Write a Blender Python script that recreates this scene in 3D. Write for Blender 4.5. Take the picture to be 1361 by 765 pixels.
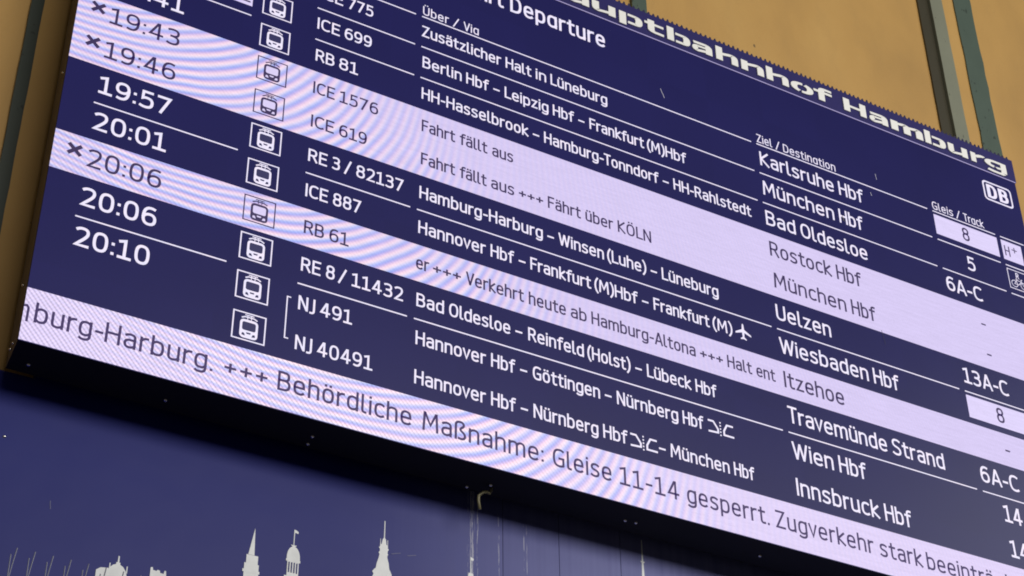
import bpy, math, random, re
random.seed(7)
for o in list(bpy.data.objects): bpy.data.objects.remove(o)
SC = bpy.context.scene
COL = SC.collection
BZ = 4.9                     # height of the board's lower edge above the floor, metres
BX = 0.0
# ---------------------------------------------------------------- camera
from mathutils import Matrix, Vector
R0 = (0.8698795, -0.49318949, -0.00858946)      # camera right
R1 = (0.27761505, 0.50389811, -0.81793434)      # camera down
R2 = (0.40772483, 0.70911975, 0.57524746)       # camera forward
cd = bpy.data.cameras.new('camera'); cam = bpy.data.objects.new('camera', cd); COL.objects.link(cam)
cam.matrix_world = Matrix(((R0[0], -R1[0], -R2[0], -1.03587422),
                           (R0[1], -R1[1], -R2[1], -5.0),
                           (R0[2], -R1[2], -R2[2], -3.22870206 + BZ), (0, 0, 0, 1)))
cd.sensor_width = 36.0; cd.lens = 2400.92 / 1361 * 36; cd.clip_start = 0.05; cd.clip_end = 200
SC.camera = cam
# ---------------------------------------------------------------- world, main hall lamp and added unseen lamps
w = bpy.data.worlds.new('World'); SC.world = w; w.use_nodes = True
bg = w.node_tree.nodes['Background']; bg.inputs[0].default_value = (1.0, 0.90, 0.80, 1); bg.inputs[1].default_value = 0.045
def area(name, loc, target, sx, sy, power, col):
    d = bpy.data.lights.new(name, 'AREA'); d.shape = 'RECTANGLE'; d.size = sx; d.size_y = sy; d.energy = power; d.color = col
    o = bpy.data.objects.new(name, d); COL.objects.link(o); o.location = loc
    o.rotation_euler = (Vector(target) - Vector(loc)).to_track_quat('-Z', 'Y').to_euler()
    return o
area('unseen_lamp', (5.8, -10.0, BZ + 3.1), (2.5, 0, BZ + 1), 6.0, 3.0, 710, (1.0, 0.95, 0.88))
area('unseen_lamp', (0.2, -10.0, BZ + 2.7), (1.5, 0, BZ + 0.6), 4.4, 2.4, 190, (1.0, 0.95, 0.88))  # added fill, unseen, lifts the wall left of the board
area('unseen_lamp', (11.5, -6.3, BZ + 4.6), (4.0, 0, BZ + 0.3), 3.5, 2.5, 170, (0.95, 0.96, 1.0))  # added unseen lamp, brightens the reflection at the screen's lower right
SC.cycles.filter_width = 1.85
SC.view_settings.view_transform = 'Standard'; SC.view_settings.look = 'None'
SC.view_settings.exposure = 0.0; SC.view_settings.gamma = 1.0; SC.view_settings.use_curve_mapping = False
VIA = {
 0: [('Zusätzlicher', 1.4176), ('Halt', 1.8182), ('in', 1.9673), ('Lüneburg', 2.0405), 2.3292],
 1: [('Berlin', 1.4236), ('Hbf', 1.6285), ('–', 1.7572), ('Leipzig', 1.8122), ('Hbf', 2.0483), ('–', 2.175), ('Frankfurt', 2.2317), ('(M)Hbf', 2.5267), 2.7324],
 2: [('HH-Hasselbrook', 1.4233), ('–', 1.9464), ('Hamburg-Tonndorf', 2.0011), ('–', 2.5977), ('HH-Rahlstedt', 2.6536), 3.068],
 3: [('Fahrt', 1.4272), ('fällt', 1.6017), ('aus', 1.7509), 1.8498],
 4: [('Fahrt', 1.4277), ('fällt', 1.6033), ('aus', 1.7456), ('+++', 1.8748), ('Fährt', 2.0115), ('über', 2.1917), ('KÖLN', 2.3496), 2.5163],
 5: [('Hamburg-Harburg', 1.4251), ('–', 2.0054), ('Winsen', 2.0584), ('(Luhe)', 2.2901), ('–', 2.5033), ('Lüneburg', 2.5582), 2.8443],
 6: [('Hannover', 1.4242), ('Hbf', 1.7429), ('–', 1.8699), ('Frankfurt', 1.923), ('(M)Hbf', 2.2216), ('–', 2.4505), ('Frankfurt', 2.5065), ('(M)', 2.8), 2.9007],
 7: [('er', 1.4184), ('+++', 1.491), ('Verkehrt', 1.6342), ('heute', 1.9131), ('ab', 2.1047), ('Hamburg-Altona', 2.2006), ('+++', 2.7224), ('Halt', 2.8586), ('ent', 3.0054), 3.1032],
 8: [('Bad', 1.4245), ('Oldesloe', 1.5629), ('–', 1.8507), ('Reinfeld', 1.9077), ('(Holst)', 2.1752), ('–', 2.398), ('Lübeck', 2.4533), ('Hbf', 2.6867), 2.7892],
 9: [('Hannover', 1.425), ('Hbf', 1.7438), ('–', 1.8695), ('Göttingen', 1.9254), ('–', 2.2479), ('Nürnberg', 2.3036), ('Hbf', 2.6115), 2.71],
 10: [('Hannover', 1.4237), ('Hbf', 1.7434), ('–', 1.8705), ('Nürnberg', 1.9257), ('Hbf', 2.2334), 2.3429],
}
VIA_TAIL = [('–', 2.4878), ('München', 2.542), ('Hbf', 2.8431), 2.9415]
DEST = {
 0: [('Karlsruhe', 3.1517), ('Hbf', 3.6038), 3.7476],
 1: [('München', 3.15), ('Hbf', 3.5823), 3.7203],
 2: [('Bad', 3.1475), ('Oldesloe', 3.3406), 3.7209],
 3: [('Rostock', 3.1499), ('Hbf', 3.5191), 3.6597],
 4: [('München', 3.1533), ('Hbf', 3.5789), 3.7146],
 5: [('Uelzen', 3.1451), 3.4402],
 6: [('Wiesbaden', 3.1452), ('Hbf', 3.6499), 3.7908],
 7: [('Itzehoe', 3.1476), 3.4644],
 8: [('Travemünde', 3.1478), ('Strand', 3.6981), 3.9846],
 9: [('Wien', 3.1501), ('Hbf', 3.3887), 3.5302],
 10: [('Innsbruck', 3.15), ('Hbf', 3.602), 3.7436],
}
NUM = {
 0: [('ICE', 0.955), ('775', 1.0764), 1.1909],
 1: [('ICE', 0.9499), ('699', 1.0699), 1.1909],
 2: [('RB', 0.9517), ('81', 1.0543), 1.136],
 3: [('ICE', 0.9509), ('1576', 1.0653), 1.2327],
 4: [('ICE', 0.9516), ('619', 1.0708), 1.1903],
 5: [('RE', 0.9507), ('3', 1.0511), ('/', 1.1017), ('82137', 1.1526), 1.3545],
 6: [('ICE', 0.9499), ('887', 1.0633), 1.1793],
 7: [('RB', 0.9542), ('61', 1.0571), 1.1359],
 8: [('RE', 0.9536), ('8', 1.0531), ('/', 1.1027), ('11432', 1.1575), 1.3679],
 9: [('NJ', 0.9534), ('491', 1.0401), 1.1655],
 10: [('NJ', 0.9518), ('40491', 1.0382), 1.254],
}
TICKER = [('burg-', 0.0376, 0.2707), ('Harburg.', 0.2772, 0.6594), ('+++', 0.701, 0.8601), ('Behördliche', 0.8983, 1.4178), ('Maßnahme:', 1.4616, 1.9655), ('Gleise', 2.0052, 2.2626), ('11-14', 2.2988, 2.5687), ('gesperrt.', 2.6051, 2.9947), ('Zugverkehr', 3.026, 3.5176), ('stark', 3.5482, 3.7702), ('beeinträ', 3.794, 4.1554)]
HEADS = [[('Über', 1.4198), ('/', 1.5626), ('Viɑ', 1.6141), 1.6871], [('Ziel', 3.1458), ('/', 3.2526), ('Destinɑtion', 3.297), 3.6007], [('Gleis', 4.1894), ('/', 4.3393), ('Trɑck', 4.387), 4.5145]]
# ---------------------------------------------------------------- helpers
def link(o, parent=None):
    COL.objects.link(o)
    if parent is not None: o.parent = parent
    return o
def thing(name, label, cat, loc, group=None):
    o = bpy.data.objects.new(name, None); o.empty_display_size = .1; COL.objects.link(o); o.location = loc
    o['label'] = label; o['category'] = cat
    if group: o['group'] = group
    return o
def mesh(name, V, F, mats, parent=None, loc=(0, 0, 0), mi=None, smooth=False):
    me = bpy.data.meshes.new(name); me.from_pydata(V, [], F)
    for m in (mats if isinstance(mats, (list, tuple)) else [mats]): me.materials.append(m)
    if mi:
        for p, k in zip(me.polygons, mi): p.material_index = k
    if smooth:
        for p in me.polygons: p.use_smooth = True
    me.validate(); me.update()
    o = bpy.data.objects.new(name, me); link(o, parent); o.location = loc
    return o
class G:
    """collects faces of one mesh"""
    def __init__(s): s.V = []; s.F = []; s.M = []
    def add(s, V, F, m=0):
        b = len(s.V); s.V += [tuple(v) for v in V]; s.F += [tuple(i + b for i in f) for f in F]; s.M += [m] * len(F)
    def box(s, x0, x1, y0, y1, z0, z1, m=0):
        s.add([(x0,y0,z0),(x1,y0,z0),(x1,y1,z0),(x0,y1,z0),(x0,y0,z1),(x1,y0,z1),(x1,y1,z1),(x0,y1,z1)],
              [(0,3,2,1),(4,5,6,7),(0,1,5,4),(1,2,6,5),(2,3,7,6),(3,0,4,7)], m)
    def sheet(s, x0, x1, z0, z1, y, m=0):
        s.add([(x0,y,z0),(x1,y,z0),(x1,y,z1),(x0,y,z1)], [(0,1,2,3)], m)
    def prism(s, P, y0, y1, m=0):
        """polygon P of (x,z), any order, front at y0, back at y1"""
        a = sum(P[i][0]*P[(i+1)%len(P)][1] - P[(i+1)%len(P)][0]*P[i][1] for i in range(len(P)))
        if a < 0: P = P[::-1]
        n = len(P)
        s.add([(x,y0,z) for x,z in P] + [(x,y1,z) for x,z in P],
              [tuple(range(n)), tuple(range(2*n-1, n-1, -1))] + [(i, i+n, (i+1)%n+n, (i+1)%n) for i in range(n)], m)
    def flat(s, P, y, m=0):
        a = sum(P[i][0]*P[(i+1)%len(P)][1] - P[(i+1)%len(P)][0]*P[i][1] for i in range(len(P)))
        if a < 0: P = P[::-1]
        s.add([(x,y,z) for x,z in P], [tuple(range(len(P)))], m)
    def tube(s, P, r, n=6, m=0):
        P = [Vector(p) for p in P]; V = []
        for i, p in enumerate(P):
            d = (P[min(i+1, len(P)-1)] - P[max(i-1, 0)]).normalized()
            a = d.orthogonal().normalized(); b = d.cross(a)
            V += [p + (a*math.cos(2*math.pi*k/n) + b*math.sin(2*math.pi*k/n)) * (r if not isinstance(r, (list,tuple)) else r[i]) for k in range(n)]
        F = [(i*n+k, i*n+(k+1)%n, (i+1)*n+(k+1)%n, (i+1)*n+k) for i in range(len(P)-1) for k in range(n)]
        F += [tuple(range(n-1,-1,-1)), tuple((len(P)-1)*n+k for k in range(n))]
        s.add(V, F, m)
    def obj(s, name, mats, parent=None, loc=(0,0,0), smooth=False):
        return mesh(name, s.V, s.F, mats, parent, loc, s.M, smooth)
# ---------------------------------------------------------------- materials
def NM(name):
    m = bpy.data.materials.new(name); m.use_nodes = True; nt = m.node_tree
    return m, nt, nt.nodes['Principled BSDF']
def plain(name, col, rough=.6, spec=.5, metal=0., emit=None, es=1.):
    m, nt, b = NM(name); b.inputs['Base Color'].default_value = (*col, 1); b.inputs['Roughness'].default_value = rough
    b.inputs['Specular IOR Level'].default_value = spec; b.inputs['Metallic'].default_value = metal
    if emit: b.inputs['Emission Color'].default_value = (*emit, 1); b.inputs['Emission Strength'].default_value = es
    return m
class N:
    """small node maths helper"""
    def __init__(s, nt): s.nt = nt
    def m(s, op, a, b=None, c=None, clamp=False):
        n = s.nt.nodes.new('ShaderNodeMath'); n.operation = op; n.use_clamp = clamp
        for i, v in enumerate((a, b, c)):
            if v is None: continue
            if isinstance(v, (int, float)): n.inputs[i].default_value = v
            else: s.nt.links.new(v, n.inputs[i])
        return n.outputs[0]
    def noise(s, vec, scale, detail=3, rough=.55, dist=0.):
        n = s.nt.nodes.new('ShaderNodeTexNoise'); n.inputs['Scale'].default_value = scale; n.inputs['Detail'].default_value = detail
        n.inputs['Roughness'].default_value = rough; n.inputs['Distortion'].default_value = dist
        s.nt.links.new(vec, n.inputs['Vector']); return n.outputs['Fac']
    def obj(s):
        return s.nt.nodes.new('ShaderNodeTexCoord').outputs['Object']
    def scale(s, vec, v):
        n = s.nt.nodes.new('ShaderNodeMapping'); n.inputs['Scale'].default_value = v; s.nt.links.new(vec, n.inputs[0]); return n.outputs[0]
    def ramp(s, f, stops):
        n = s.nt.nodes.new('ShaderNodeValToRGB'); e = n.color_ramp.elements
        while len(e) < len(stops): e.new(.5)
        for k, (p, c) in enumerate(stops): e[k].position = p; e[k].color = (*c, 1)
        s.nt.links.new(f, n.inputs[0]); return n.outputs['Color']
    def rgb(s, r, g, b):
        n = s.nt.nodes.new('ShaderNodeCombineColor')
        for i, v in enumerate((r, g, b)):
            if isinstance(v, (int, float)): n.inputs[i].default_value = v
            else: s.nt.links.new(v, n.inputs[i])
        return n.outputs[0]
    def mix(s, f, a, b):
        n = s.nt.nodes.new('ShaderNodeMix'); n.data_type = 'RGBA'
        for i, v in ((0, f), (6, a), (7, b)):
            if isinstance(v, (int, float)): n.inputs[i].default_value = v
            elif isinstance(v, tuple): n.inputs[i].default_value = (*v, 1)
            else: s.nt.links.new(v, n.inputs[i])
        return n.outputs[2]
    def bump(s, h, strength, dist=.01):
        n = s.nt.nodes.new('ShaderNodeBump'); n.inputs['Strength'].default_value = strength; n.inputs['Distance'].default_value = dist
        s.nt.links.new(h, n.inputs['Height']); return n.outputs[0]

# dark LED face: black resin and louvres, low blue glow, faint module-to-module unevenness
def led_dark():
    m, nt, b = NM('led_dark'); n = N(nt); P = n.obj()
    sep = nt.nodes.new('ShaderNodeSeparateXYZ'); nt.links.new(P, sep.inputs[0])
    f = n.noise(n.scale(P, (1.2, 1, 1.2)), 1.5, 2)
    g = n.noise(n.scale(P, (240, 1, 240)), 1., 0)
    # each LED module glows a little differently
    mod = nt.nodes.new('ShaderNodeTexWhiteNoise'); mod.noise_dimensions = '2D'
    cx = n.m('FLOOR', n.m('MULTIPLY', sep.outputs[0], 1/.32)); cz = n.m('FLOOR', n.m('MULTIPLY', sep.outputs[2], 1/.32))
    comb = nt.nodes.new('ShaderNodeCombineXYZ'); nt.links.new(cx, comb.inputs[0]); nt.links.new(cz, comb.inputs[1])
    nt.links.new(comb.outputs[0], mod.inputs['Vector'])
    k = n.m('MULTIPLY_ADD', f, .30, .78); k = n.m('MULTIPLY', k, n.m('MULTIPLY_ADD', g, .35, .83)); k = n.m('MULTIPLY', k, n.m('MULTIPLY_ADD', mod.outputs['Value'], .06, .97))
    c = n.rgb(n.m('MULTIPLY', k, LED_DARK[0]), n.m('MULTIPLY', k, LED_DARK[1]), n.m('MULTIPLY', k, LED_DARK[2]))
    nt.links.new(c, b.inputs['Emission Color']); b.inputs['Emission Strength'].default_value = 1
    b.inputs['Base Color'].default_value = (.003, .003, .005, 1); b.inputs['Roughness'].default_value = .36
    b.inputs['Specular IOR Level'].default_value = .20
    return m
LED_DARK = (.0125, .0118, .087)
# lit LED rows: lavender white with the rolling interference of the fine diode grid
def led_light(name, amp, base=(.64, .555, .86)):
    m, nt, b = NM(name); n = N(nt); P = n.obj()
    sep = nt.nodes.new('ShaderNodeSeparateXYZ'); nt.links.new(P, sep.inputs[0]); u, v = sep.outputs[0], sep.outputs[2]
    wob = n.m('MULTIPLY_ADD', n.noise(P, 2.0, 2), 7., -3.5)
    q = n.m('SUBTRACT', u, n.m('MULTIPLY', n.m('SUBTRACT', 1.4, v), .86))
    ph = n.m('ADD', n.m('SUBTRACT', n.m('MULTIPLY', v, 190.), n.m('MULTIPLY', n.m('MULTIPLY', q, q), 58.)), wob)
    aq = n.m('ABSOLUTE', n.m('SUBTRACT', q, .35))
    mr = nt.nodes.new('ShaderNodeMapRange'); mr.interpolation_type = 'SMOOTHSTEP'
    nt.links.new(aq, mr.inputs[0]); mr.inputs[1].default_value = .45; mr.inputs[2].default_value = 1.45; mr.inputs[3].default_value = 1.; mr.inputs[4].default_value = .07
    A = n.m('MULTIPLY', n.m('MULTIPLY', mr.outputs[0], amp), n.m('MULTIPLY_ADD', n.noise(P, 5., 2), 1.2, .35))
    grain = n.noise(n.scale(P, (300, 1, 300)), 1., 1, .7)
    streak = n.noise(n.scale(P, (7, 1, 85)), 1., 2)
    lum = n.m('MULTIPLY', n.m('MULTIPLY_ADD', grain, .26, .87), n.m('MULTIPLY_ADD', streak, .22, .89))
    # finer cross hatch where the two gratings nearly agree
    fine = n.m('SINE', n.m('ADD', n.m('MULTIPLY', u, 330.), n.m('ADD', wob, n.m('MULTIPLY', v, 300.))))
    fine2 = n.m('SINE', n.m('ADD', n.m('MULTIPLY', u, 400.), n.m('MULTIPLY', v, -380.)))
    fm = nt.nodes.new('ShaderNodeMapRange'); fm.interpolation_type = 'SMOOTHSTEP'; nt.links.new(n.m('ADD', u, n.m('MULTIPLY', v, 1.1)), fm.inputs[0])
    fm.inputs[1].default_value = .25; fm.inputs[2].default_value = 3.2; fm.inputs[3].default_value = (.15 if 'ticker' in name else .085) if amp else 0.; fm.inputs[4].default_value = 0.
    lum = n.m('MULTIPLY', lum, n.m('MULTIPLY_ADD', n.m('ADD', n.m('MULTIPLY', fine, 1.4), n.m('MULTIPLY', fine2, .4)), fm.outputs[0], 1.))
    cloud = n.noise(n.scale(P, (70, 1, 110)), 1., 2, .6); lum = n.m('MULTIPLY', lum, n.m('MULTIPLY_ADD', cloud, .16, .92))
    ch = []
    for base_c, a, sh in ((base[0], .27, 0.), (base[1], .155, .45), (base[2], .05, 2.0)):
        s_ = n.m('SINE', n.m('ADD', ph, sh))
        ch.append(n.m('MULTIPLY', n.m('MULTIPLY_ADD', n.m('MULTIPLY', s_, A), a, base_c), lum))
    nt.links.new(n.rgb(*ch), b.inputs['Emission Color']); b.inputs['Emission Strength'].default_value = 1
    b.inputs['Base Color'].default_value = (.012, .012, .016, 1); b.inputs['Roughness'].default_value = .6
    return m
# lit text strokes: diode grain and slight colour break-up
def led_text(name, col, var=.22):
    m, nt, b = NM(name); n = N(nt); g = nt.nodes.new('ShaderNodeNewGeometry')
    f = n.noise(g.outputs['Position'], 210., 1, .7); f2 = n.noise(g.outputs['Position'], 26., 1)
    k = n.m('MULTIPLY_ADD', f, var, 1 - var * .5)
    c = n.rgb(n.m('MULTIPLY', n.m('MULTIPLY', k, col[0]), n.m('MULTIPLY_ADD', f2, .30, .85)), n.m('MULTIPLY', n.m('MULTIPLY', k, col[1]), n.m('MULTIPLY_ADD', f2, .12, .94)), n.m('MULTIPLY', k, col[2]))
    nt.links.new(c, b.inputs['Emission Color']); b.inputs['Emission Strength'].default_value = 1
    b.inputs['Base Color'].default_value = (.01, .01, .014, 1); b.inputs['Roughness'].default_value = .6
    return m
def plaster():
    m, nt, b = NM('ochre_plaster'); n = N(nt); P = n.obj()
    big = n.noise(n.scale(P, (1.3, 1, .55)), 1.1, 4, .55, .4); mid = n.noise(n.scale(P, (2, 1, 1)), 4., 5, .65); fine = n.noise(P, 60., 4, .6)
    spots = n.noise(P, 13., 2, .4)
    c = n.ramp(big, [(.28, (.42, .248, .076)), (.5, (.505, .300, .090)), (.72, (.555, .342, .108))])
    c = n.mix(n.m('MULTIPLY', n.m('SUBTRACT', mid, .5, clamp=True), .9, clamp=True), c, (.38, .235, .082))
    c = n.mix(n.m('MULTIPLY', n.m('GREATER_THAN', spots, .775), .75), c, (.10, .075, .04))
    nt.links.new(c, b.inputs['Base Color']); b.inputs['Roughness'].default_value = .62
    nt.links.new(n.bump(n.m('ADD', n.m('MULTIPLY', big, 2.5), n.m('ADD', mid, n.m('MULTIPLY', fine, .15))), .35, .012), b.inputs['Normal'])
    return m
def painted_steel(name, col, dark, rough=.5):
    m, nt, b = NM(name); n = N(nt); P = n.obj()
    f = n.noise(n.scale(P, (1, 1, .5)), 7., 5, .65); chips = n.noise(n.scale(P, (1.3, 1, .8)), 24., 2, .5)
    c = n.mix(f, dark, col); c = n.mix(n.m('MULTIPLY', n.m('GREATER_THAN', chips, .70), .7), c, tuple(x * .25 for x in col))
    nt.links.new(c, b.inputs['Base Color']); b.inputs['Roughness'].default_value = rough
    nt.links.new(n.bump(f, .3, .006), b.inputs['Normal'])
    return m
def mural_blue():
    m, nt, b = NM('mural_blue'); n = N(nt); P = n.obj()
    sep = nt.nodes.new('ShaderNodeSeparateXYZ'); nt.links.new(P, sep.inputs[0]); x = sep.outputs[0]
    f = n.noise(P, 1.3, 3, .5); smear = n.noise(n.scale(P, (26, 1, .7)), 1., 3, .6)
    drip = n.noise(n.scale(P, (150, 1, 9.)), 1., 3, .7)
    col = n.mix(f, (.0065, .0125, .168), (.0100, .0170, .192))
    # dried drips, only in the stretch where the cladding leaks
    def band(c0, hw): return n.m('SUBTRACT', 1., n.m('MULTIPLY', n.m('ABSOLUTE', n.m('SUBTRACT', x, c0)), 1 / hw), clamp=True)
    D = None
    for c0, hw in ((1.802, .012), (1.785, .004), (1.825, .0035), (1.914, .0035), (2.022, .0030), (2.035, .0025)):
        t = n.m('MULTIPLY', n.m('MULTIPLY', band(c0, hw), 2.0, clamp=True), n.m('GREATER_THAN', drip, .52 if hw > .01 else .55))
        D = t if D is None else n.m('MAXIMUM', D, t)
    col = n.mix(n.m('MULTIPLY', D, .55), col, (.62, .63, .68))
    # lamp sheen painted into the blue, growing to the right, broken by streaks
    sheen_ramp = nt.nodes.new('ShaderNodeMapRange'); sheen_ramp.interpolation_type = 'SMOOTHSTEP'; nt.links.new(x, sheen_ramp.inputs[0])
    sheen_ramp.inputs[1].default_value = 1.2; sheen_ramp.inputs[2].default_value = 2.6; sheen_ramp.inputs[3].default_value = 0.; sheen_ramp.inputs[4].default_value = 1.
    sheen = n.m('MULTIPLY', sheen_ramp.outputs[0], n.m('MULTIPLY_ADD', smear, .75, .45))
    smk = nt.nodes.new('ShaderNodeMapRange'); nt.links.new(x, smk.inputs[0]); smk.inputs[1].default_value = 1.5; smk.inputs[2].default_value = 1.8
    col = n.mix(n.m('MULTIPLY', sheen, .60), col, (.30, .32, .62))
    nt.links.new(col, b.inputs['Base Color'])
    nt.links.new(n.m('MULTIPLY_ADD', n.m('MULTIPLY', n.m('SUBTRACT', smear, .5), smk.outputs[0]), .25, .46), b.inputs['Roughness']); b.inputs['Specular IOR Level'].default_value = .22
    nt.links.new(n.bump(n.noise(P, 3., 2), .15, .02), b.inputs['Normal'])
    return m
def housing_paint(name, col, rough=.45):
    m, nt, b = NM(name); n = N(nt); P = n.obj(); f = n.noise(P, 14., 4, .6)
    nt.links.new(n.mix(f, tuple(c * .75 for c in col), tuple(c * 1.25 for c in col)), b.inputs['Base Color'])
    b.inputs['Roughness'].default_value = rough; return m
M_DARK = led_dark()
M_BAND = led_light('led_light_row', 1.0); M_TICK = led_light('led_light_ticker', 1.0, (.71, .61, .90)); M_BOX = led_light('led_light_cell', 0., (.70, .62, .92))
M_W = led_text('led_white_text', (.86, .80, .98)); M_B = led_text('led_dark_text', (.026, .011, .085), .35)
M_BT = led_text('led_ticker_text', (.034, .016, .105), .35)
M_HOLE = led_text('led_unlit_detail', LED_DARK, .1)
M_PLASTER = plaster()
M_GREEN = painted_steel('green_steel_paint', (.085, .125, .100), (.060, .090, .072)); M_GREY = painted_steel('grey_green_steel_paint', (.235, .250, .185), (.180, .192, .145))
M_BROWN = painted_steel('brown_steel_paint', (.050, .045, .026), (.038, .034, .020))
M_DGREEN = painted_steel('dark_green_steel_paint', (.045, .060, .048), (.030, .042, .034))
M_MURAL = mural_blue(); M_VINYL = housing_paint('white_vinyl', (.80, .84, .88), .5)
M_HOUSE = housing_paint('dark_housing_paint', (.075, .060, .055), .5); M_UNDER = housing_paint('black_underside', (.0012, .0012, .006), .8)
M_STRIP = housing_paint('sign_strip_blue', (.009, .006, .115), .55); M_LETTER = plain('cream_letter', (.93, .945, .93), .45)
M_TEETH = housing_paint('toothed_rail_blue', (.012, .010, .060), .6)
M_EDGE = plain('rail_edge', (.50, .46, .85), .4)
M_BOLT = plain('bolt_zinc', (.92, .92, .92), .22, .5, 1.); M_CABLE = plain('pale_cable', (.17, .155, .085), .5)
M_WIRE = plain('steel_wire', (.22, .23, .30), .4, .5, .2)
M_SCR = plain('dried_speck', (.55, .55, .66), .6); M_SCRM = plain('rubbed_paint', (.16, .17, .30), .6); M_SCRD = plain('dark_scratch', (.03, .03, .05), .7)

# ---------------------------------------------------------------- stroke alphabet (x, y in cap heights, centre lines)
XH = .73
O_ = "M 0 .365 C 0 .11 .06 0 .21 0 C .36 0 .42 .11 .42 .365 C .42 .62 .36 .73 .21 .73 C .06 .73 0 .62 0 .365"
BO = "M 0 .60 C .05 .70 .13 .73 .21 .73 C .36 .73 .42 .62 .42 .365 C .42 .11 .36 0 .21 0 C .13 0 .05 .03 0 .13"
DO = "M .42 .60 C .37 .70 .29 .73 .21 .73 C .06 .73 0 .62 0 .365 C 0 .11 .06 0 .21 0 C .29 0 .37 .03 .42 .13"
AA = "M .03 .67 C .09 .72 .15 .73 .21 .73 C .34 .73 .39 .67 .39 .54 L .39 0 M .39 .42 L .2 .42 C .06 .42 0 .34 0 .21 C 0 .07 .07 0 .17 0 C .26 0 .34 .04 .39 .11"
UU = "M 0 .73 L 0 .22 C 0 .06 .06 0 .19 0 C .27 0 .35 .04 .4 .11 M .4 .73 L .4 0"
NN = "M 0 .73 L 0 0 M 0 .60 C .06 .69 .13 .73 .22 .73 C .34 .73 .4 .66 .4 .52 L .4 0"
DOTS = " M .09 .95 L .09 .955 M .31 .95 L .31 .955"
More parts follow.
